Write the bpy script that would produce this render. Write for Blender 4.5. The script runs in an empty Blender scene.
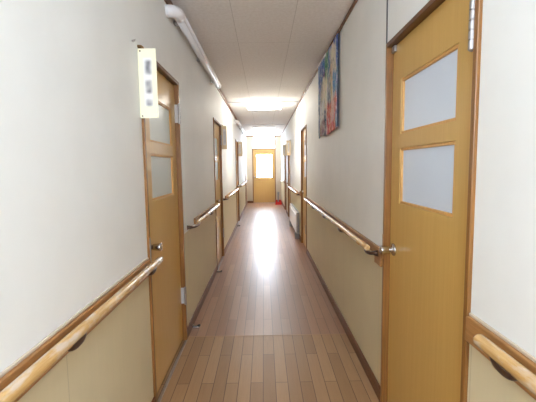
import bpy, bmesh, math, random
from mathutils import Vector, Matrix
random.seed(4)
S = bpy.context.scene
COL = S.collection
WL, WR, END, BACK, CEIL = -0.608, 0.633, 13.3, -1.7, 2.402

# ------------------------------------------------------------------ materials
def lin(c):
    return tuple(((v/255)/12.92 if v/255 <= .04045 else (((v/255)+.055)/1.055)**2.4) for v in c)

class NT:
    """small helper round a material's node tree"""
    def __init__(s, name):
        s.m = bpy.data.materials.new(name); s.m.use_nodes = True
        s.t = s.m.node_tree; s.n = s.t.nodes; s.l = s.t.links
        s.b = s.n['Principled BSDF']
        s._c = None
    def node(s, kind, **kw):
        x = s.n.new(kind)
        for k, v in kw.items(): setattr(x, k, v)
        return x
    def coord(s):
        if s._c is None: s._c = s.node('ShaderNodeTexCoord')
        return s._c.outputs['Object']
    def setin(s, sock, v):
        if hasattr(v, 'is_output'): s.l.new(v, sock)
        else: sock.default_value = v
    def mapping(s, scale=(1,1,1), rot=(0,0,0), loc=(0,0,0)):
        m = s.node('ShaderNodeMapping'); s.l.new(s.coord(), m.inputs[0])
        m.inputs['Scale'].default_value = scale; m.inputs['Rotation'].default_value = rot; m.inputs['Location'].default_value = loc
        return m.outputs[0]
    def noise(s, vec, scale, detail=3, rough=.5, dist=0):
        n = s.node('ShaderNodeTexNoise'); s.l.new(vec, n.inputs['Vector'])
        n.inputs['Scale'].default_value = scale; n.inputs['Detail'].default_value = detail
        n.inputs['Roughness'].default_value = rough; n.inputs['Distortion'].default_value = dist
        return n.outputs['Fac']
    def ramp(s, fac, stops):
        r = s.node('ShaderNodeValToRGB'); s.l.new(fac, r.inputs[0])
        e = r.color_ramp.elements
        while len(e) < len(stops): e.new(.5)
        for i, (p, c) in enumerate(stops):
            e[i].position = p; e[i].color = (*c, 1) if len(c) == 3 else c
        return r.outputs[0]
    def math(s, op, a, b=None, clamp=False):
        m = s.node('ShaderNodeMath', operation=op); m.use_clamp = clamp
        s.setin(m.inputs[0], a)
        if b is not None: s.setin(m.inputs[1], b)
        return m.outputs[0]
    def mix(s, fac, a, b, blend='MIX'):
        m = s.node('ShaderNodeMix', data_type='RGBA', blend_type=blend)
        s.setin(m.inputs[0], fac)
        for sock, v in ((m.inputs[6], a), (m.inputs[7], b)):
            s.setin(sock, (*v, 1) if isinstance(v, tuple) and len(v) == 3 else v)
        return m.outputs[2]
    def base(s, c):
        s.setin(s.b.inputs['Base Color'], (*c, 1) if isinstance(c, tuple) else c)
    def bump(s, h, strength=.2, dist=.001):
        b = s.node('ShaderNodeBump'); s.l.new(h, b.inputs['Height'])
        b.inputs['Strength'].default_value = strength; b.inputs['Distance'].default_value = dist
        s.l.new(b.outputs[0], s.b.inputs['Normal'])
    def set(s, **kw):
        for k, v in kw.items(): s.setin(s.b.inputs[k.replace('_', ' ')], v)
        return s

def wood(name, c1, c2, stretch, scale=1.0, rough=.4, spec=.4, coat=0, contrast=.5):
    """stretched-noise grain; stretch = scale per axis (small along the grain)"""
    t = NT(name)
    v = t.mapping(stretch)
    n1 = t.noise(v, 6*scale, 4, .6, .6); n2 = t.noise(v, 34*scale, 3, .6)
    f = t.math('ADD', t.math('MULTIPLY', n1, .65), t.math('MULTIPLY', n2, .35))
    t.base(t.ramp(f, [(.5-contrast*.3, lin(c1)), (.5+contrast*.3, lin(c2))]))
    t.bump(n2, .08); t.set(Roughness=rough, Specular_IOR_Level=spec, Coat_Weight=coat, Coat_Roughness=.2)
    return t.m

def plain(name, c, rough=.5, metal=0, spec=.5, emit=None, estr=0, speck=0):
    t = NT(name)
    if speck:
        n = t.noise(t.mapping(), 60, 3)
        cl = lin(c)
        t.base(t.ramp(n, [(.3, tuple(x*(1-speck) for x in cl)), (.7, tuple(min(1, x*(1+speck)) for x in cl))]))
    else: t.base(lin(c))
    t.set(Roughness=rough, Metallic=metal, Specular_IOR_Level=spec)
    if emit: t.set(Emission_Color=(*emit, 1), Emission_Strength=estr)
    return t.m

def wallpaper(name, c, joint=False):
    t = NT(name)
    v = t.mapping()
    n = t.noise(v, 5, 4); fine = t.noise(v, 240, 2)
    cl = lin(c)
    col = t.ramp(n, [(.25, tuple(x*.955 for x in cl)), (.75, cl)])
    if joint:                                   # butt joints of the lower boards
        sep = t.node('ShaderNodeSeparateXYZ'); t.l.new(t.coord(), sep.inputs[0])
        y = t.math('FRACT', t.math('DIVIDE', t.math('ADD', sep.outputs[1], .74), .91))
        line = t.math('LESS_THAN', y, .0045)
        grain = t.noise(t.mapping((8, 8, .35)), 7, 4)
        col = t.mix(t.math('MULTIPLY', grain, .22), col, tuple(x*.72 for x in cl))
        col = t.mix(t.math('MULTIPLY', line, .35), col, tuple(x*.45 for x in cl))
    t.base(col); t.bump(fine, .12, .0006)
    t.set(Roughness=.62 if not joint else .5, Specular_IOR_Level=.25)
    return t.m

def floor_mat(name, c1, c2, c3, rough, off):
    t = NT(name)
    v = t.mapping(rot=(0, 0, math.pi/2), loc=(off, 0.02, 0))
    b = t.node('ShaderNodeTexBrick'); t.l.new(v, b.inputs['Vector'])
    b.offset = .37; b.offset_frequency = 2
    b.inputs['Scale'].default_value = 1; b.inputs['Brick Width'].default_value = .905; b.inputs['Row Height'].default_value = .0745
    b.inputs['Mortar Size'].default_value = .0024; b.inputs['Mortar Smooth'].default_value = .3; b.inputs['Bias'].default_value = 0
    b.inputs['Color1'].default_value = (0, 0, 0, 1); b.inputs['Color2'].default_value = (1, 1, 1, 1); b.inputs['Mortar'].default_value = (.5, .5, .5, 1)
    tint = t.ramp(b.outputs['Color'], [(0, lin(c1)), (.5, lin(c2)), (1, lin(c3))])
    g = t.noise(t.mapping((16, .9, 1)), 5, 5, .65, .8)
    tint = t.mix(t.math('MULTIPLY', g, .55), tint, tuple(x*.42 for x in lin(c2)))
    col = t.mix(t.math('MULTIPLY', b.outputs['Fac'], .8), tint, lin((74, 50, 36)))
    t.base(col)
    wear = t.noise(t.mapping((3, 1, 1)), 3, 4)
    r = t.math('ADD', t.math('MULTIPLY', wear, .05), rough)
    t.bump(t.math('SUBTRACT', 1.0, b.outputs['Fac']), .10, .0006)
    t.set(Roughness=r, Specular_IOR_Level=.5, Coat_Weight=.3 if rough < .3 else 0, Coat_Roughness=.44)
    return t.m

def ceiling_mat():
    t = NT('ceiling_board')
    sep = t.node('ShaderNodeSeparateXYZ'); t.l.new(t.coord(), sep.inputs[0])
    x = t.math('FRACT', t.math('DIVIDE', t.math('ADD', sep.outputs[0], 4.764), .455))   # joints run down the corridor
    lx = t.math('LESS_THAN', x, .011)
    y = t.math('FRACT', t.math('DIVIDE', t.math('ADD', sep.outputs[1], 3.88), 1.82))
    ly = t.math('LESS_THAN', y, .0022)
    line = t.math('MAXIMUM', lx, ly)
    n = t.noise(t.mapping(), 45, 4)
    col = t.ramp(n, [(.35, lin((238, 235, 231))), (.65, lin((246, 244, 241)))])
    t.base(t.mix(t.math('MULTIPLY', line, .30), col, lin((120, 112, 104))))
    t.bump(t.math('SUBTRACT', t.math('MULTIPLY', n, .3), line), .25, .001)
    t.set(Roughness=.7, Specular_IOR_Level=.2)
    return t.m

def smooth_box(t, u, v, cu, cv, hu, hv, soft):
    """1 inside a soft rectangle"""
    def ax(s, c, h):
        d = t.math('SUBTRACT', t.math('ABSOLUTE', t.math('SUBTRACT', s, c)), h)
        m = t.node('ShaderNodeMapRange', interpolation_type='SMOOTHSTEP'); t.l.new(d, m.inputs[0])
        m.inputs[1].default_value = -soft; m.inputs[2].default_value = soft
        m.inputs[3].default_value = 1; m.inputs[4].default_value = 0
        return m.outputs[0]
    return t.math('MULTIPLY', ax(u, cu, hu), ax(v, cv, hv))

def sign_mat(name, base, marks, dark):
    t = NT(name)
    sep = t.node('ShaderNodeSeparateXYZ'); t.l.new(t.coord(), sep.inputs[0])
    u, v = sep.outputs[0], sep.outputs[2]
    col = t.mix(smooth_box(t, u, v, .046, -.16, .020, .115, .006), lin(base), lin((238, 236, 232)) if dark else lin(base))
    n = t.noise(t.mapping((1, 1, 1)), 28, 0)
    for (cv, hv) in marks:
        m = smooth_box(t, u, v, 0.048, cv, .014, hv, .011)
        m = t.math('MULTIPLY', m, t.math('ADD', t.math('MULTIPLY', n, 1.1), .25), True)
        col = t.mix(t.math('MULTIPLY', m, dark), col, lin((70, 70, 82)))
    t.base(col); t.set(Roughness=.35)
    return t.m

def tapestry_mat():
    t = NT('printed_cloth')
    sep = t.node('ShaderNodeSeparateXYZ'); t.l.new(t.coord(), sep.inputs[0])
    c = t.coord()
    w1 = t.noise(t.mapping((1, 1, .45)), 5, 3); w2 = t.noise(t.mapping((1, 1, .45), loc=(3, 7, 1)), 5, 3)
    u = t.math('ADD', sep.outputs[1], t.math('MULTIPLY', t.math('SUBTRACT', w1, .5), .30))
    v = t.math('ADD', sep.outputs[2], t.math('MULTIPLY', t.math('SUBTRACT', w2, .5), .25))
    # u: 0 at the end nearer the big door .. 1.04; v: 0 at the hem .. 0.8
    col = lin((138, 160, 182))
    def blob(col, cu, cv, hu, hv, rgb, k=1, soft=.05):
        return t.mix(t.math('MULTIPLY', smooth_box(t, u, v, cu, cv, hu, hv, soft), k), col, lin(rgb))
    col = blob(col, .5, .70, .65, .15, (48, 104, 184))
    col = blob(col, .88, .60, .10, .22, (70, 104, 168))
    col = blob(col, .55, .62, .13, .20, (20, 140, 104), 1)
    col = blob(col, .70, .44, .09, .18, (96, 58, 84), .8, .03)
    col = blob(col, .64, .36, .17, .20, (232, 222, 194), 1, .03)
    col = blob(col, .19, .47, .17, .25, (232, 220, 196), 1, .03)
    col = blob(col, .33, .46, .04, .14, (206, 164, 84), .8, .03)
    col = blob(col, .12, .40, .10, .09, (74, 146, 200), 1, .03)
    col = blob(col, .78, .20, .16, .15, (228, 226, 224), 1, .03)
    col = blob(col, .24, .14, .24, .16, (222, 88, 66), 1, .03)
    col = blob(col, .26, .20, .06, .10, (236, 206, 196), .8, .03)
    col = blob(col, .46, .24, .04, .24, (236, 230, 222), .9, .03)
    col = blob(col, .74, .07, .14, .08, (160, 92, 96), .8, .03)
    col = blob(col, .58, .10, .05, .16, (44, 66, 112), 1, .03)
    col = blob(col, .98, .10, .06, .10, (92, 130, 172), 1, .03)
    vor = t.node('ShaderNodeTexVoronoi'); t.l.new(t.mapping((9, 9, 5)), vor.inputs['Vector']); vor.inputs['Scale'].default_value = 3.2
    hsv = t.node('ShaderNodeHueSaturation'); hsv.inputs['Saturation'].default_value = .6; t.l.new(vor.outputs['Color'], hsv.inputs['Color'])
    col = t.mix(.16, col, hsv.outputs[0])
    fl = t.noise(t.mapping((1, 1, .6)), 30, 4, .7)
    col = t.mix(t.math('MULTIPLY', t.math('GREATER_THAN', fl, .56), .6), col, lin((226, 220, 210)))
    col = t.mix(t.math('MULTIPLY', t.math('LESS_THAN', fl, .42), .45), col, lin((50, 60, 84)))
    t.base(col); t.bump(fl, .5, .004); t.set(Roughness=.8, Specular_IOR_Level=.15)
    return t.m

M = {}
M['paper'] = wallpaper('off_white_wallpaper', (239, 240, 237))
M['wains'] = wallpaper('cream_lower_board', (222, 210, 176), True)
M['endw'] = wallpaper('beige_end_panel', (204, 193, 174))
M['ceil'] = ceiling_mat()
M['floor_far'] = floor_mat('brown_strip_flooring', (152, 106, 76), (164, 118, 86), (176, 131, 98), .28, .0)
M['floor_near'] = floor_mat('tan_strip_flooring', (158, 118, 78), (174, 134, 92), (188, 149, 106), .40, .31)
M['seam'] = plain('pale_seam_strip', (176, 140, 108), .45, 0)
M['leaf'] = wood('honey_door_veneer', (200, 157, 82), (214, 175, 101), (14, 14, .35), 1, .32, .6, .1, .9)
M['frame'] = wood('brown_frame_wood', (120, 80, 38), (156, 107, 54), (18, 18, .5), 1, .35, .4, .15)
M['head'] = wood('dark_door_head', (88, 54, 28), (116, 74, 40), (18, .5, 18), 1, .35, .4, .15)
M['cap'] = plain('pale_beige_strip', (206, 190, 170), .45)
M['bead'] = wood('pale_bead_wood', (204, 152, 84), (222, 174, 108), (14, 14, 3), 1, .4)
M['trim'] = wood('dark_brown_trim', (104, 66, 38), (128, 84, 50), (16, .5, 16), 1, .4)
M['base'] = wood('brown_baseboard', (98, 60, 34), (126, 80, 46), (16, .5, 16), 1, .45, .35)
M['board'] = wood('oak_rail_board', (150, 104, 58), (180, 132, 80), (18, .6, 18), 1, .4, .4, .1)
M['rail'] = wood('varnished_pine_rail', (186, 138, 76), (226, 188, 128), (14, .7, 14), 1.2, .26, .5, .5, .8)
def scuff(m):                                            # pale worn patches where hands have rubbed the varnish off
    t = m.node_tree; b = t.nodes['Principled BSDF']; src = b.inputs['Base Color'].links[0].from_socket
    tc = t.nodes.new('ShaderNodeTexCoord'); mp = t.nodes.new('ShaderNodeMapping'); mp.inputs['Scale'].default_value = (9, 3, 9)
    n = t.nodes.new('ShaderNodeTexNoise'); n.inputs['Scale'].default_value = 3.5; n.inputs['Detail'].default_value = 5
    r_ = t.nodes.new('ShaderNodeValToRGB'); r_.color_ramp.elements[0].position = .50; r_.color_ramp.elements[1].position = .62
    x = t.nodes.new('ShaderNodeMix'); x.data_type = 'RGBA'; x.inputs[7].default_value = (*lin((214, 200, 184)), 1)
    k = t.nodes.new('ShaderNodeMath'); k.operation = 'MULTIPLY'; k.inputs[1].default_value = .7
    t.links.new(tc.outputs['Object'], mp.inputs[0]); t.links.new(mp.outputs[0], n.inputs['Vector']); t.links.new(n.outputs['Fac'], r_.inputs[0])
    t.links.new(r_.outputs[0], k.inputs[0]); t.links.new(k.outputs[0], x.inputs[0]); t.links.new(src, x.inputs[6]); t.links.new(x.outputs[2], b.inputs['Base Color'])
scuff(M['rail'])
M['bronze'] = plain('dark_bronze', (84, 62, 50), .35, .6)
M['brass'] = plain('dull_brass', (150, 122, 82), .45, .5)
M['chrome'] = plain('satin_chrome', (205, 202, 200), .22, 1)
M['steel'] = plain('brushed_steel', (176, 172, 170), .38, .85)
M['plate'] = plain('pale_zinc_plate', (206, 206, 206), .5, .3)
M['sill'] = plain('worn_sill_metal', (138, 128, 120), .3, .6, .5, None, 0, .12)
M['rubber'] = plain('dark_rubber', (40, 38, 38), .7)
M['white'] = plain('white_plastic', (236, 236, 238), .35, 0, .4)
M['heater'] = plain('white_enamel', (238, 238, 240), .35, 0, .5)
M['greypl'] = plain('grey_plastic', (150, 152, 156), .45)
M['red'] = plain('red_plastic', (206, 30, 26), .35)
M['cord'] = plain('grey_cord', (84, 84, 88), .5)
M['lampglow'] = plain('lit_lamp_diffuser', (250, 248, 240), .4, 0, .2, (1, .985, .93), 20.5)
M['lampglow_far'] = plain('lit_far_diffuser', (250, 248, 240), .4, 0, .2, (.94, .96, 1), 1.2)
M['fillglow_cool'] = plain('added_fill_diffuser', (250, 250, 252), .4, 0, .2, (.71, .84, 1), 19)  # emitter of the added lamp behind the viewpoint
M['daylight'] = plain('daylit_frosted_glass', (245, 247, 250), .3, 0, .3, (.76, .86, 1), 11)
M['frost_dim'] = plain('shaded_frosted_glass', (176, 180, 174), .3, 0, .5, (.9, 1, .95), .03)  # dimmer copy for the left doors; less light put into colour and glow
M['frost'] = plain('frosted_glass', (188, 196, 206), .28, 0, .5, (.72, .84, 1), .07)  # faint emission stands in for light coming through the pane
M['sign1'] = sign_mat('cream_plate_with_blurred_marks', (242, 238, 208), [(-.089, .034), (-.182, .031), (-.258, .016)], .85)
M['sign2'] = sign_mat('tan_plate', (236, 218, 180), [(-.165, .09)], .22)
M['cloth'] = tapestry_mat()

# ------------------------------------------------------------------ mesh helpers
def link(name, bm, mats, parent=None, smooth=False, bevel=0, seg=2):
    bmesh.ops.recalc_face_normals(bm, faces=bm.faces)
    me = bpy.data.meshes.new(name); bm.to_mesh(me); bm.free()
    for m in (mats if isinstance(mats, (list, tuple)) else [mats]): me.materials.append(m)
    o = bpy.data.objects.new(name, me); COL.objects.link(o)
    if smooth:
        for p in me.polygons: p.use_smooth = True
    if bevel:
        b = o.modifiers.new('bevel', 'BEVEL'); b.width = bevel; b.segments = seg; b.limit_method = 'ANGLE'; b.angle_limit = .7
    if parent is not None: o.parent = parent
    return o

def rebase(o, loc):
    """move the object's origin to loc without moving its mesh"""
    o.data.transform(Matrix.Translation(-Vector(loc))); o.location = loc

def box(bm, x0, x1, y0, y1, z0, z1):
    v = [bm.verts.new((x, y, z)) for x in (x0, x1) for y in (y0, y1) for z in (z0, z1)]
    for f in ((0,1,3,2), (4,6,7,5), (0,4,5,1), (2,3,7,6), (0,2,6,4), (1,5,7,3)):
        bm.faces.new([v[i] for i in f])
    return bm

def boxo(name, dims, mat, parent=None, bevel=0, seg=2):
    return link(name, box(bmesh.new(), *dims), mat, parent, False, bevel, seg)

def slab(A, B, holes, d0, d1, axis='x', matfn=None):
    """solid slab over the cells of grid A x B that lie outside the holes; one connected mesh.
    axis x: (a,b,d) -> (d,a,b);  axis y: -> (a,d,b)"""
    A = sorted(set(A) | {h[i] for h in holes for i in (0, 1)}); B = sorted(set(B) | {h[i] for h in holes for i in (2, 3)})
    bm = bmesh.new(); vs = {}
    def P(i, j, k):
        if (i, j, k) not in vs:
            a, b, d = A[i], B[j], (d0, d1)[k]
            vs[i, j, k] = bm.verts.new((d, a, b) if axis == 'x' else (a, d, b))
        return vs[i, j, k]
    def solid(i, j):
        if not (0 <= i < len(A)-1 and 0 <= j < len(B)-1): return False
        a, b = (A[i]+A[i+1])/2, (B[j]+B[j+1])/2
        return not any(h[0] < a < h[1] and h[2] < b < h[3] for h in holes)
    for i in range(len(A)-1):
        for j in range(len(B)-1):
            if not solid(i, j): continue
            mi = matfn((A[i]+A[i+1])/2, (B[j]+B[j+1])/2) if matfn else 0
            fs = [[P(i,j,k), P(i+1,j,k), P(i+1,j+1,k), P(i,j+1,k)] for k in (0, 1)]
            if not solid(i-1, j): fs.append([P(i,j,0), P(i,j+1,0), P(i,j+1,1), P(i,j,1)])
            if not solid(i+1, j): fs.append([P(i+1,j,0), P(i+1,j+1,0), P(i+1,j+1,1), P(i+1,j,1)])
            if not solid(i, j-1): fs.append([P(i,j,0), P(i+1,j,0), P(i+1,j,1), P(i,j,1)])
            if not solid(i, j+1): fs.append([P(i,j+1,0), P(i+1,j+1,0), P(i+1,j+1,1), P(i,j+1,1)])
            for f in fs: bm.faces.new(f).material_index = mi
    return bm

def lathe(profile, origin, axis, n=20):
    """profile: (distance along axis, radius)"""
    bm = bmesh.new(); ax = Vector(axis).normalized()
    s = ax.orthogonal().normalized(); u = ax.cross(s); o = Vector(origin); rings = []
    for d, r in profile:
        rings.append([bm.verts.new(o + ax*d + (s*math.cos(2*math.pi*k/n) + u*math.sin(2*math.pi*k/n))*max(r, 1e-5)) for k in range(n)])
    for a, b in zip(rings, rings[1:]):
        for k in range(n): bm.faces.new((a[k], a[(k+1) % n], b[(k+1) % n], b[k]))
    bm.faces.new(rings[0]); bm.faces.new(rings[-1][::-1])
    return bm

def tube(pts, rad, n=12, capround=True):
    """round bar along a polyline; rad a number or one per point"""
    pts = [Vector(p) for p in pts]; R = rad if isinstance(rad, (list, tuple)) else [rad]*len(pts)
    bm = bmesh.new(); rings = []; ref = None
    for i, p in enumerate(pts):
        t = ((pts[min(i+1, len(pts)-1)] - pts[max(i-1, 0)])).normalized()
        if ref is None: ref = t.orthogonal().normalized()
        s = (ref - t*ref.dot(t)).normalized(); u = t.cross(s); ref = s
        rings.append([bm.verts.new(p + (s*math.cos(2*math.pi*k/n) + u*math.sin(2*math.pi*k/n))*R[i]) for k in range(n)])
    for a, b in zip(rings, rings[1:]):
        for k in range(n): bm.faces.new((a[k], a[(k+1) % n], b[(k+1) % n], b[k]))
    bm.faces.new(rings[0]); bm.faces.new(rings[-1][::-1])
    return bm

def props(o, label=None, cat=None, group=None, kind=None):
    if label: o['label'] = label
    if cat: o['category'] = cat
    if group: o['group'] = group
    if kind: o['kind'] = kind
    return o

def thing(name, loc, label, cat, group=None, kind=None):
    o = bpy.data.objects.new(name, None); COL.objects.link(o); o.empty_display_size = .05
    o.location = loc
    return props(o, label, cat, group, kind)

def adopt(root, *objs):
    """parent parts built in world coordinates under root"""
    for o in objs:
        o.parent = root; o.matrix_parent_inverse = Matrix.Identity(4)
        o.data.transform(Matrix.Translation(-root.location))
        for c in o.children: c.data.transform(Matrix.Translation(-root.location))

# ------------------------------------------------------------------ the doors' places
#        side y0     y1    label
DOORS = [(-1, 1.884, 2.705, 'honey-coloured wooden door with two frosted panes beside the cream hanging sign with grey marks'),
         (1, 1.094, 1.907, 'honey-coloured wooden door with two frosted panes, the largest door, facing the viewer on the right'),
         (-1, 4.555, 5.345, 'wooden door on the left wall just before the first tan hanging plate'),
         (1, 5.43, 6.20, 'wooden door on the right wall between the long handrail and the white heater'),
         (-1, 8.10, 8.85, 'narrow-looking wooden door far along the left wall below the second tan plate'),
         (1, 8.78, 9.50, 'wooden door on the right wall just past the white heater'),
         (1, 10.36, 11.08, 'last wooden door on the right wall before the end of the corridor')]
DTOP = 1.905
JW, PROUD, REC = .022, .012, .020

# ------------------------------------------------------------------ room shell
def struct(o): o['kind'] = 'structure'; return o
mf = lambda a, b: 1 if b < .80 else 0
for nm, side, W in (('wall_left', -1, WL), ('wall_right', 1, WR)):
    holes = [(d[1]+.012, d[2]-.012, 0, DTOP-.012) for d in DOORS if d[0] == side]
    bm = slab([BACK-.1, END+.1], [0, .80, CEIL], holes, W, W+side*.12, 'x', mf)
    struct(link(nm, bm, [M['paper'], M['wains']]))
bm = bmesh.new()
SEAM = 2.745
for i, (y0, y1) in enumerate(((BACK-.1, SEAM), (SEAM, END+.1))):
    box(bm, WL-.12, WR+.12, y0, y1, -.08, 0)
    for f in list(bm.faces)[-6:]: f.material_index = i
bmesh.ops.remove_doubles(bm, verts=bm.verts, dist=1e-5)
struct(link('floor', bm, [M['floor_near'], M['floor_far']]))
s_ = struct(boxo('trim_1', (WL, WR, SEAM-.004, SEAM+.004, 0, .0015), M['seam']))
struct(boxo('ceiling', (WL-.12, WR+.12, BACK-.1, END+.1, CEIL, CEIL+.08), M['ceil']))
# end wall with the doorway and transom opening
EX0, EX1 = -.403, .433
struct(link('wall_end', slab([WL, WR], [0, CEIL], [(EX0+.01, EX1-.01, 0, 2.372)], END, END+.1, 'y'), M['endw']))
# wall behind the viewpoint; its unseen window is added to light the near walls
struct(link('wall_back', slab([WL, WR], [0, CEIL], [(-.50, .52, 1.35, 2.25)], BACK-.1, BACK, 'y'), M['paper']))
wb = struct(thing('added_window_1', (0, BACK-.05, 1.35), None, None))
fr = link('added_window_frame', slab([-.50, .52], [1.35, 2.25], [(-.46, -.01, 1.39, 2.21), (.03, .48, 1.39, 2.21)], BACK-.08, BACK-.02, 'y'), M['trim'])
g1 = boxo('added_window_pane', (-.462, -.008, BACK-.055, BACK-.049, 1.388, 2.212), M['frost'])
g2 = boxo('added_window_pane', (.028, .482, BACK-.055, BACK-.049, 1.388, 2.212), M['frost'])
adopt(wb, fr, g1, g2)
# ceiling trims and baseboards
def ytrim(name, side, y0, y1, z0, z1, th, mat, bev=.003):
    W = WL if side < 0 else WR
    return struct(boxo(name, (min(W, W-side*th), max(W, W-side*th), y0, y1, z0, z1), mat, None, bev))
ytrim('trim_2', -1, BACK, END, CEIL-.060, CEIL, .012, M['trim'])
ytrim('trim_3', 1, BACK, END, CEIL-.026, CEIL, .014, M['trim'])
struct(boxo('trim_4', (WL+.014, WR-.014, END-.014, END, CEIL-.022, CEIL), M['trim'], None, .003))
for side, nm in ((-1, 'baseboard_left'), (1, 'baseboard_right')):
    ys = [BACK] + [v for d in DOORS if d[0] == side for v in d[1:3]] + [END-.013]
    for a, b in zip(ys[::2], ys[1::2]):
        ytrim(nm, side, a, b, 0, .078, .012, M['base'])
struct(boxo('baseboard_end', (WL+.012, EX0, END-.012, END, 0, .078), M['base'], None, .003))
struct(boxo('baseboard_end', (EX1, WR-.012, END-.012, END, 0, .078), M['base'], None, .003))

# ------------------------------------------------------------------ side doors
def knob(side, x, y, z):
    k = link('door_knob', lathe([(0, .031), (.006, .031), (.009, .026), (.011, .013), (.022, .013), (.026, .0165), (.050, .0195), (.064, .0225), (.070, .0205), (.0715, .012), (.0715, 0)],
             (x, y, z), (-side, 0, 0), 24), M['chrome'], None, True)
    return k
def hinge(side, x, y, z0, z1):
    h = z1-z0; prof = [(-.004, .004), (0, .0085)]
    for i in range(5):
        a, b = i*h/5, (i+1)*h/5
        prof += [(a+.002, .0095), (b-.002, .0095)]
        if i < 4: prof += [(b-.0022, .006), (b+.0022, .006)]
    prof += [(h, .0085), (h+.004, .004)]
    return link('hinge', lathe(prof, (x-side*.004, y, z0), (0, 0, 1), 14), M['steel'], None, False)
def side_door(n, side, y0, y1, label):
    W = WL if side < 0 else WR
    root = thing('door_%d' % n, (W, (y0+y1)/2, 0), label, 'door', None, 'structure')
    lo, hi = min(W-side*PROUD, W+side*.11), max(W-side*PROUD, W+side*.11)
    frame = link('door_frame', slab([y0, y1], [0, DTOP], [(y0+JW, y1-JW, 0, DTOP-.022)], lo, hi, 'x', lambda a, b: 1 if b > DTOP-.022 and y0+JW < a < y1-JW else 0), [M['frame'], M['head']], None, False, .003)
    f0 = W+side*REC                                    # corridor face of the leaf
    a0, a1 = y0+JW+.003, y1-JW-.003
    # the hinge stile is on the left wall's far side, on the right wall's near side
    far_h = side < 0
    k = (y1-y0)/.82
    p0, p1 = a0+.145*k, a1-.125*k
    if n == 1: p0, p1 = 2.078, 2.576
    if n == 2: p0, p1 = 1.260, 1.768
    panes = [(1.116, 1.380), (1.448, 1.702)]
    leaf = link('door_leaf', slab([a0, a1], [.012, DTOP-.024], [(p0, p1, *z) for z in panes], min(f0, f0+side*.036), max(f0, f0+side*.036)), M['leaf'], None, False, .002)
    parts = [frame, leaf]
    for z0, z1 in panes:
        bead = link('glazing_bead', slab([p0, p1], [z0, z1], [(p0+.012, p1-.012, z0+.012, z1-.012)], min(f0+side*.003, f0+side*.030), max(f0+side*.003, f0+side*.030)), M['bead'], None, False, .002)
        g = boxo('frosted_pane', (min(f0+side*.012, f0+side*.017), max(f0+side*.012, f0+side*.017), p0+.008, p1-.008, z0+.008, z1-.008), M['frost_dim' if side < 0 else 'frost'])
        bead.parent = leaf; g.parent = leaf
    ky = a0+.058 if far_h else a1-.058
    kb = knob(side, f0, ky, .875); kb['label'] = 'chrome door knob'; kb.parent = leaf
    hy = y1-JW-.006 if far_h else y0+JW+.008
    for z0, z1 in ((.285, .415), (1.615, 1.752) if n != 2 else (1.637, 1.778)):
        h = hinge(side, W-side*(PROUD-.004), hy, z0, z1); h['label'] = 'steel hinge'; h.parent = leaf
    if n <= 2:
        pass
        for z0, z1 in ((.29, .41), (1.62, 1.748)):
            if not far_h: break
            e0, e1 = (y1-JW-.0035, y1-JW) if far_h else (y0+JW, y0+JW+.0025)
            pl = boxo('hinge_plate', (min(W-side*PROUD, f0), max(W-side*PROUD, f0), e0, e1, z0, z1), M['plate']); pl.parent = leaf
        lp = boxo('strike_plate', (min(W-side*PROUD, W-side*(PROUD+.002)), max(W-side*PROUD, W-side*(PROUD+.002)), *((y0+.004, y0+.019) if far_h else (y1-.020, y1-.003)), .81, .94), M['steel'] if far_h else M['board'])
        parts.append(lp)
    if n == 1 or n == 3 or n == 5:
        th = boxo('threshold', (W-.004, W+.014, y0+.005, y1-.005, 0, .005), M['sill'], None, .002); th['label'] = 'worn metal sill strip'
        parts.append(th)
    if n == 2:
        c = link('door_catch', slab([a1-.045, a1-.004], [DTOP-.056, DTOP-.026], [], f0-.012, f0, 'x'), M['steel'], None, False, .002); c.parent = leaf
    adopt(root, *parts)
    return root
for i, d in enumerate(DOORS): side_door(i+1, *d)

# end door with transom
root = thing('door_8', ((EX0+EX1)/2, END, 0), 'tan wooden door with a bright window and transom at the end of the corridor', 'door', None, 'structure')
frame = link('door_frame', slab([EX0, EX1], [0, 2.385], [(EX0+.03, EX1-.03, 0, 1.925), (EX0+.03, EX1-.03, 1.965, 2.355)], END-.015, END+.09, 'y'), M['frame'], None, False, .003)
wx0, wx1, wz0, wz1 = -.262, .312, .905, 1.752
leaf = link('door_leaf', slab([EX0+.033, EX1-.033], [.01, 1.922], [(wx0, wx1, wz0, wz1)], END+.012, END+.050, 'y'), M['leaf'], None, False, .002)
bd = link('glazing_bead', slab([wx0, wx1], [wz0, wz1], [(wx0+.014, wx1-.014, wz0+.014, wz1-.014)], END+.004, END+.045, 'y'), M['bead'])
pn = boxo('daylit_pane', (wx0+.01, wx1-.01, END+.026, END+.031, wz0+.01, wz1-.01), M['daylight'])
kb = link('door_knob', lathe([(0, .03), (.006, .03), (.01, .012), (.03, .012), (.05, .024), (.065, .023), (.07, 0)], (EX0+.085, END+.012, .93), (0, -1, 0), 18), M['chrome'], None, True)
for c in (bd, pn, kb): c.parent = leaf
for k in range(1, 6):
    x = wx0+.014+(wx1-wx0-.028)*k/6
    mb = boxo('muntin', (x-.004, x+.004, END+.018, END+.025, wz0+.012, wz1-.012), M['white']); mb.parent = leaf
ts = boxo('transom_pane', (EX0+.028, EX1-.028, END+.03, END+.036, 1.963, 2.357), M['daylight'])
adopt(root, frame, leaf, ts)

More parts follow.
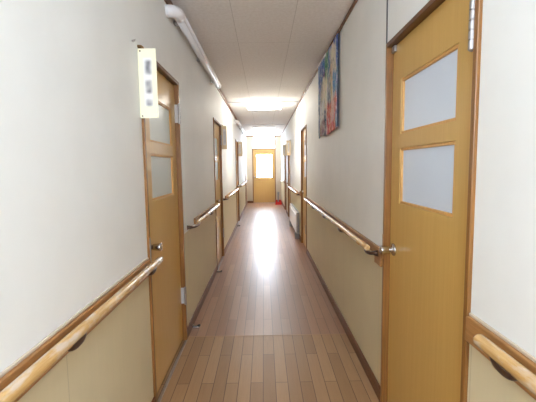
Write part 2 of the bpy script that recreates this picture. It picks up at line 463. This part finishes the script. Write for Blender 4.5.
# ------------------------------------------------------------------ handrails
RR = .0175
def handrail(side, y0, y1, b0, b1, z, brackets, ends, label, near=False, reach=1):
    W = WL if side < 0 else WR
    xr = W-side*.056
    root = thing('handrail', (W, (b0+b1)/2, z), label, 'handrail', 'round wooden handrails along the corridor walls')
    board = boxo('backing_board', (min(W, W-side*.018), max(W, W-side*.018), b0, b1, z-(.068 if near else .030), z+(.011 if near else .019)), M['board'], None, .004)
    rail = link('rail', lathe([(0, RR-.008), (.002, RR-.003), (.006, RR-.0008), (.010, RR), (y1-y0-.010, RR), (y1-y0-.006, RR-.0008), (y1-y0-.002, RR-.003), (y1-y0, RR-.008)], (xr, y0, z), (0, 1, 0), 28), M['rail'], None, True)
    parts = [board, rail]
    if near:                                             # pale strip that caps the board
        cs = boxo('cap_strip', (min(W, W-side*.008), max(W, W-side*.008), b0, b1, z+.011, z+.020), M['cap'], None, .002); cs['label'] = 'pale strip along the top of the board'
        parts.append(cs)
    elif side > 0 and reach == 1 and y0 < 3:             # taller block where the rail meets the big door
        parts.append(boxo('end_block', (W-.019, W, b0, b0+.11, z-.078, z+.006), M['board'], None, .003))
    xb = W-side*.018
    for y in brackets:                                   # cradle bracket under the rail
        pl = link('bracket', tube([(xb, y, z-.030), (xb-side*.016, y, z-.034), (xr, y, z-.030), (xr, y, z-RR-.002)], [.011, .008, .008, .012], 10), M['bronze'], None, True)
        bm = bmesh.new(); n, L = 12, .040
        rows = []
        for i in range(n+1):
            t = -1+2*i/n; dep = .003+.015*math.sqrt(max(0, 1-t*t)); row = []
            for j in range(9):
                a = math.pi*(1.15+.70*j/8)
                for r in (RR-.001,): row.append(bm.verts.new((xr+math.cos(a)*(r), y+t*L, z+math.sin(a)*r)))
            for j in range(8, -1, -1):
                a = math.pi*(1.15+.70*j/8); r = RR+dep*math.sin(math.pi*j/8)+.001
                row.append(bm.verts.new((xr+math.cos(a)*r, y+t*L, z+math.sin(a)*r)))
            rows.append(row)
        for r0, r1 in zip(rows, rows[1:]):
            m = len(r0)
            for k in range(m): bm.faces.new((r0[k], r0[(k+1) % m], r1[(k+1) % m], r1[k]))
        bm.faces.new(rows[0]); bm.faces.new(rows[-1][::-1])
        cr = link('cradle', bm, M['bronze'], pl, True)
        parts.append(pl)
    for (y, d) in ends:                                   # curved end bracket that returns to the board
        pts = [(xr, y-d*.05, z-RR-.004), (xr, y-d*.01, z-RR-.006), (xr+side*.006, y+d*.03*reach, z-RR-.004), (xr+side*.018, y+d*.055*reach, z-.016), (xb+side*(.018 if reach > 1 else 0), y+d*.068*reach, z-.014)]
        e = link('end_bracket', tube(pts, [.007, .010, .010, .010, .018], 10), M['bronze'], None, True)
        parts.append(e)
    adopt(root, *parts)
    for p in parts:
        if 'bracket' in p.name: p['label'] = 'dark bronze bracket'
    return root
handrail(-1, -.9, 1.915, -.9, 1.880, .820, [1.03, 1.76, .1], [], 'thick pale wooden handrail at lower left ending beside the door with the cream sign', True)
handrail(1, -.9, .958, -.9, 1.090, .826, [.84, .0], [], 'short stretch of scuffed wooden handrail at the lower right corner of the view', True)
handrail(-1, 3.06, 4.50, 3.15, 4.548, .846, [3.8], [(3.06, -1)], 'wooden handrail on the left wall between the first and second doors', reach=2.8)
handrail(1, 2.03, 5.20, 1.915, 5.42, .838, [2.75, 3.5, 4.3], [(2.03, -1)], 'long wooden handrail on the right wall starting beside the largest door')
handrail(-1, 5.66, 7.85, 5.72, 8.09, .838, [6.7], [(5.66, -1), (7.85, 1)], 'wooden handrail on the left wall past the first tan hanging plate', reach=2.8)
handrail(1, 6.42, 8.55, 6.215, 8.77, .828, [7.4], [(6.42, -1)], 'wooden handrail on the right wall above the white heater')
handrail(-1, 9.12, 12.85, 8.90, 11.93, .838, [10.5], [(9.12, -1), (12.85, 1)], 'farthest wooden handrail on the left wall, reaching the end door')
handrail(1, 11.3, 12.85, 11.09, 13.0, .828, [12.1], [(12.85, 1)], 'farthest wooden handrail on the right wall, near the red dustpan')

# ------------------------------------------------------------------ hanging name plates
def plate(side, x0, x1, y, zt, zb, mat, label, screws):
    W = WL if side < 0 else WR
    root = thing('hanging_sign', (x0, y, zt), label, 'sign', 'plates sticking out beside the doors')
    b = boxo('plate', (0, x1-x0, -.003, .003, -(zt-zb), 0), mat, root, .0015)
    xw = W-x0
    br = link('wall_bracket', tube([(xw, .012, .014), (xw-side*.016, .010, .016), (xw-side*.026, .006, .008), (xw-side*.030, .004, -.012)], [.009, .005, .005, .006], 8), M['brass'], root, True)
    if screws:
        for z in (-.012, -(zt-zb)+.010):
            link('screw', lathe([(0, .004), (.0015, .0038), (.003, .002)], (.012, -.003, z), (0, -1, 0), 10), M['bronze'], root)
    return root
plate(-1, -.606, -.517, 1.862, 1.880, 1.547, M['sign1'], 'cream hanging plate with three blurred grey marks beside the nearest left door', True)
plate(-1, -.606, -.527, 5.40, 1.893, 1.561, M['sign2'], 'tan hanging plate on the left wall past the second door, nearer of two', False)
plate(-1, -.606, -.500, 8.90, 1.897, 1.558, M['sign2'], 'tan hanging plate far along the left wall, above the distant handrail', False)
plate(1, .531, .632, 8.55, 1.890, 1.555, M['sign2'], 'tan hanging plate on the right wall above the white heater end', False)
plate(1, .532, .632, 10.30, 1.900, 1.595, M['sign2'], 'farther tan hanging plate on the right wall, beside the last door', False)

# ------------------------------------------------------------------ ceiling lamps with their conduit
def lamp(x0, x1, y, glow, label):
    root = thing('ceiling_lamp', ((x0+x1)/2, y+.07, CEIL), label, 'lamp', 'fluorescent ceiling lamps')
    b = boxo('lamp_base', (x0+.01, x1-.01, y, y+.14, CEIL-.022, CEIL), M['white'], None, .004)
    # softly rounded diffuser
    bm = box(bmesh.new(), x0, x1, y-.01, y+.15, CEIL-.105, CEIL-.022)
    d = link('diffuser', bm, glow, None, True, .038, 5)
    adopt(root, b, d)
    return root
lamp(-.27, .325, 6.47, M['lampglow'], 'glowing ceiling lamp across the corridor, nearer of two')
lamp(-.295, .335, 10.40, M['lampglow_far'], 'glowing ceiling lamp close to the end door, farther of two')
lamp(-.27, .325, -.85, M['fillglow_cool'], 'added cool white fill lamp on the ceiling, unseen behind the viewpoint')  # unseen fixture added as cool fill for the walls close by
for y, lab in ((6.41, 'thin conduit across the ceiling in front of the nearer lamp'), (9.75, 'thin conduit across the ceiling before the farther lamp')):
    o = boxo('conduit', (WL+.014, WR-.014, y-.011, y+.011, CEIL-.016, CEIL), M['white'], None, .003)
    rebase(o, (0, y, CEIL)); props(o, lab, 'conduit', 'ceiling conduits')

# ------------------------------------------------------------------ white pipe covers high on the left wall
def duct(y0, y1, x, z, r, label):
    root = thing('pipe_cover', (x, y0, z), label, 'pipe cover', 'white pipe covers under the ceiling')
    body = link('cover', lathe([(0, r), (y1-y0, r)], (x, y0, z), (0, 1, 0), 28), M['white'], None, False)
    for p in body.data.polygons: p.use_smooth = len(p.vertices) == 4
    pts = [(WL, y0-.060, z), (WL+.018, y0-.060, z)]
    for k in range(7):
        a = k/6*math.pi/2
        pts.append((x-(x-WL-.018)*(1-math.sin(a)), y0-.060+.060*(1-math.cos(a)), z))
    el = link('elbow', tube([pts[0], pts[1]] + pts[3:] + [(x, y0+.03, z)], r*1.07, 24), M['white'], None, True)
    cap = link('end_cap', lathe([(0, r*1.05), (.035, r*1.05), (.045, r*.8), (.047, 0)], (x, y1, z), (0, 1, 0), 24), M['white'], None, False)
    parts = [body, el, cap]
    for k in range(3):
        y = y0+.14+(y1-y0-.3)*k/2
        parts.append(boxo('clamp', (WL-.001, x, y-.02, y+.02, z-.012, z+.012), M['steel'], None, .003))
    line = boxo('cover_lip', (x+r*.72, x+r*.72+.006, y0+.03, y1, z-r*.78, z-r*.78+.012), M['white'], None, .002)
    parts.append(line)
    adopt(root, *parts)
    return root
duct(2.53, 4.62, -.544, 2.300, .036, 'long white round pipe cover high on the left wall above the first door')
duct(8.15, 11.0, -.546, 2.275, .034, 'farther white pipe cover high on the left wall above the distant door')

# ------------------------------------------------------------------ tapestry on the right wall
ny, nz = 46, 34; Y0, Y1, Z0, Z1 = 3.085, 4.135, 1.604, 2.375
bm = bmesh.new(); grid = []
for k in range(2):
    g = []
    for i in range(ny+1):
        row = []
        for j in range(nz+1):
            u, v = i/ny, j/nz
            wob = .006*math.sin(u*17+1)+.004*math.sin(u*31+v*4)
            x = WR-.016-wob*(1-.7*v) - (0 if k else .007)
            z = Z0+(Z1-Z0)*v + (1-v)*.010*math.sin(u*9+.5)
            row.append(bm.verts.new((x, Y0+(Y1-Y0)*u + (1-v)*.006*math.sin(v*20), z)))
        g.append(row)
    grid.append(g)
for k in range(2):
    for i in range(ny):
        for j in range(nz):
            bm.faces.new((grid[k][i][j], grid[k][i+1][j], grid[k][i+1][j+1], grid[k][i][j+1]))
edge = [(i, 0) for i in range(ny)] + [(ny, j) for j in range(nz)] + [(i, nz) for i in range(ny, 0, -1)] + [(0, j) for j in range(nz, 0, -1)]
for a, b in zip(edge, edge[1:]+edge[:1]):
    bm.faces.new((grid[0][a[0]][a[1]], grid[0][b[0]][b[1]], grid[1][b[0]][b[1]], grid[1][a[0]][a[1]]))
root = thing('wall_hanging', (WR, Y0, Z0), 'colourful blue, green, cream and red cloth hanging high on the right wall', 'wall hanging')
cl = link('cloth', bm, M['cloth'], None, True)
rod = link('hanging_rod', tube([(WR-.020, Y0-.01, Z1-.003), (WR-.020, Y1+.01, Z1-.003)], .007, 10), M['trim'], None, True)
bnd = boxo('side_binding', (WR-.022, WR-.010, Y0-.004, Y0+.004, Z0+.02, Z1), plain('slate_cloth_edge', (62, 72, 88), .8))
bnd['label'] = 'dark slate side edge'
adopt(root, cl, rod, bnd)

# ------------------------------------------------------------------ panel heater
hx0, hx1, hy0, hy1, hz0, hz1 = .553, .618, 6.44, 8.02, .12, .50
root = thing('panel_heater', (.585, (hy0+hy1)/2, 0), 'low white panel heater standing along the right wall under the handrail', 'heater')
body = boxo('body', (hx0+.012, hx1, hy0, hy1, hz0, hz1), M['heater'], None, .006)
front = link('front_panel', slab([hy0+.01, hy1-.01], [hz0+.015, hz1-.05], [], hx0, hx0+.013, 'x'), M['heater'], None, False, .004)
grille = boxo('top_grille', (hx0+.02, hx1-.008, hy0+.03, hy1-.03, hz1-.002, hz1+.004), M['greypl'], None, .002)
side = boxo('end_panel', (hx0+.014, hx1-.004, hy0-.006, hy0+.002, hz0+.01, hz1-.01), M['greypl'], None, .003); side['label'] = 'grey end panel'
feet = [boxo('foot', (hx0-.01, hx1+.003, y-.02, y+.02, 0, hz0+.004), M['greypl'], None, .005) for y in (hy0+.10, hy1-.10)]
adopt(root, body, front, grille, side, *feet)

# ------------------------------------------------------------------ red dustpan by the end door
rx0, rx1, ry = .385, .610, 12.66
root = thing('dustpan', ((rx0+rx1)/2, ry, 0), 'small red dustpan with grey upright handle on the floor beside the end door', 'dustpan')
prof = [(rx0, ry-.11, 0), (rx1, ry-.11, 0), (rx1, ry+.08, 0), (rx0, ry+.08, 0)]
bm = bmesh.new()
def ringv(pts): return [bm.verts.new(p) for p in pts]
o0 = ringv([(rx0, ry-.11, .0), (rx1, ry-.11, .0), (rx1, ry+.09, .0), (rx0, ry+.09, .0)])
o1 = ringv([(rx0+.012, ry-.08, .10), (rx1-.012, ry-.08, .10), (rx1-.03, ry+.08, .155), (rx0+.03, ry+.08, .155)])
i1 = ringv([(rx0+.018, ry-.075, .10), (rx1-.018, ry-.075, .10), (rx1-.036, ry+.072, .15), (rx0+.036, ry+.072, .15)])
i0 = ringv([(rx0+.008, ry-.10, .006), (rx1-.008, ry-.10, .006), (rx1-.01, ry+.08, .006), (rx0+.01, ry+.08, .006)])
bm.faces.new(o0); bm.faces.new(i0)
for A_, B_ in ((o0, o1), (o1, i1), (i1, i0)):
    for k in range(4): bm.faces.new((A_[k], A_[(k+1) % 4], B_[(k+1) % 4], B_[k]))
pan = link('pan', bm, M['red'], None, False, .006)
hd = link('handle', tube([(.49, ry+.075, .02), (.495, ry+.075, .2), (.500, ry+.07, .36), (.502, ry+.07, .43)], [.026, .028, .036, .040], 12), M['greypl'], None, True); hd['label'] = 'grey upright handle'
adopt(root, pan, hd)

# ------------------------------------------------------------------ door stops on the floor along the left wall
def stop(y, label):
    root = thing('door_stop', (WL+.012, y, .022), label, 'door stop', 'small metal door stops at the foot of the left wall')
    link('arm', lathe([(0, .014), (.004, .014), (.006, .006), (.05, .006)], (0, 0, 0), (1, 0, 0), 14), M['chrome'], root, True)
    link('rubber_tip', lathe([(0, .009), (.012, .010), (.016, .007)], (.048, 0, 0), (1, 0, 0), 14), M['rubber'], root, True)['label'] = 'dark rubber tip'
    link('floor_plate', box(bmesh.new(), .004, .058, -.014, .014, -.022, -.006), M['chrome'], root, False, .002)
    return root
stop(2.90, 'small chrome door stop on the floor just past the nearest left door')
stop(4.47, 'small chrome door stop just before the second left door')
stop(8.02, 'small chrome door stop far along the left wall before the third door')

# ------------------------------------------------------------------ small fixtures
o = link('cord', tube([(WR-.004, 1.917, DTOP+.004), (WR-.004, 1.919, 2.1), (WR-.005, 1.917, CEIL-.02)], .0035, 8), M['cord'], None, True)
rebase(o, (WR-.004, 1.917, DTOP)); props(o, 'thin grey cord running up the wall from the corner of the largest door', 'cord')
o = link('wall_hook', tube([(WL, 1.792, 1.893), (WL+.012, 1.792, 1.893), (WL+.016, 1.792, 1.900)], [.004, .003, .003], 8), M['steel'], None, True)
rebase(o, (WL, 1.792, 1.893)); props(o, 'tiny metal hook on the wall beside the cream hanging plate', 'hook')
o = boxo('upright_board', (WL+.003, WL+.018, 11.95, 12.75, .0, 1.51), M['trim'], None, .004)
rebase(o, (WL+.01, 12.3, 0)); props(o, 'dark brown waist-to-shoulder-high board against the left wall near the end door', 'board')

# ------------------------------------------------------------------ light
def area(name, loc, rot, sx, sy, power, col):
    l = bpy.data.lights.new(name, 'AREA'); l.shape = 'RECTANGLE'; l.size = sx; l.size_y = sy; l.energy = power; l.color = col
    o = bpy.data.objects.new(name, l); COL.objects.link(o); o.location = loc; o.rotation_euler = rot
    return o
area('near_wall_fill', (.01, BACK+.01, 1.80), (math.radians(90), 0, 0), 1.0, .86, 20, (.76, .85, 1))  # unseen area light added to brighten the near walls
w = bpy.data.worlds.new('world'); S.world = w; w.use_nodes = True
w.node_tree.nodes['Background'].inputs[0].default_value = (.8, .88, 1, 1); w.node_tree.nodes['Background'].inputs[1].default_value = .3

# ------------------------------------------------------------------ camera (solved from the photograph)
f_px, pitch, yaw, roll = 368.65, .09271, .01065, -.01254
cy, sy, cp, sp, cr, sr = math.cos(yaw), math.sin(yaw), math.cos(pitch), math.sin(pitch), math.cos(roll), math.sin(roll)
F = Vector((sy*cp, cy*cp, -sp)); rt = Vector((cy, -sy, 0)); up = rt.cross(F)
R = rt*cr+up*sr; U = up*cr-rt*sr
cam = bpy.data.cameras.new('camera'); co = bpy.data.objects.new('camera', cam); COL.objects.link(co)
m = Matrix((R, U, -F)).transposed().to_4x4(); m.translation = (0, 0, 1.3); co.matrix_world = m
cam.sensor_fit = 'HORIZONTAL'; cam.sensor_width = 36; cam.lens = f_px/536*36; cam.clip_start = .02
S.camera = co
S.cycles.max_bounces = 20; S.cycles.diffuse_bounces = 14; S.cycles.glossy_bounces = 8
S.view_settings.view_transform = 'Standard'; S.view_settings.look = 'None'; S.view_settings.gamma = 1
S.view_settings.use_curve_mapping = False; S.view_settings.exposure = 1.2
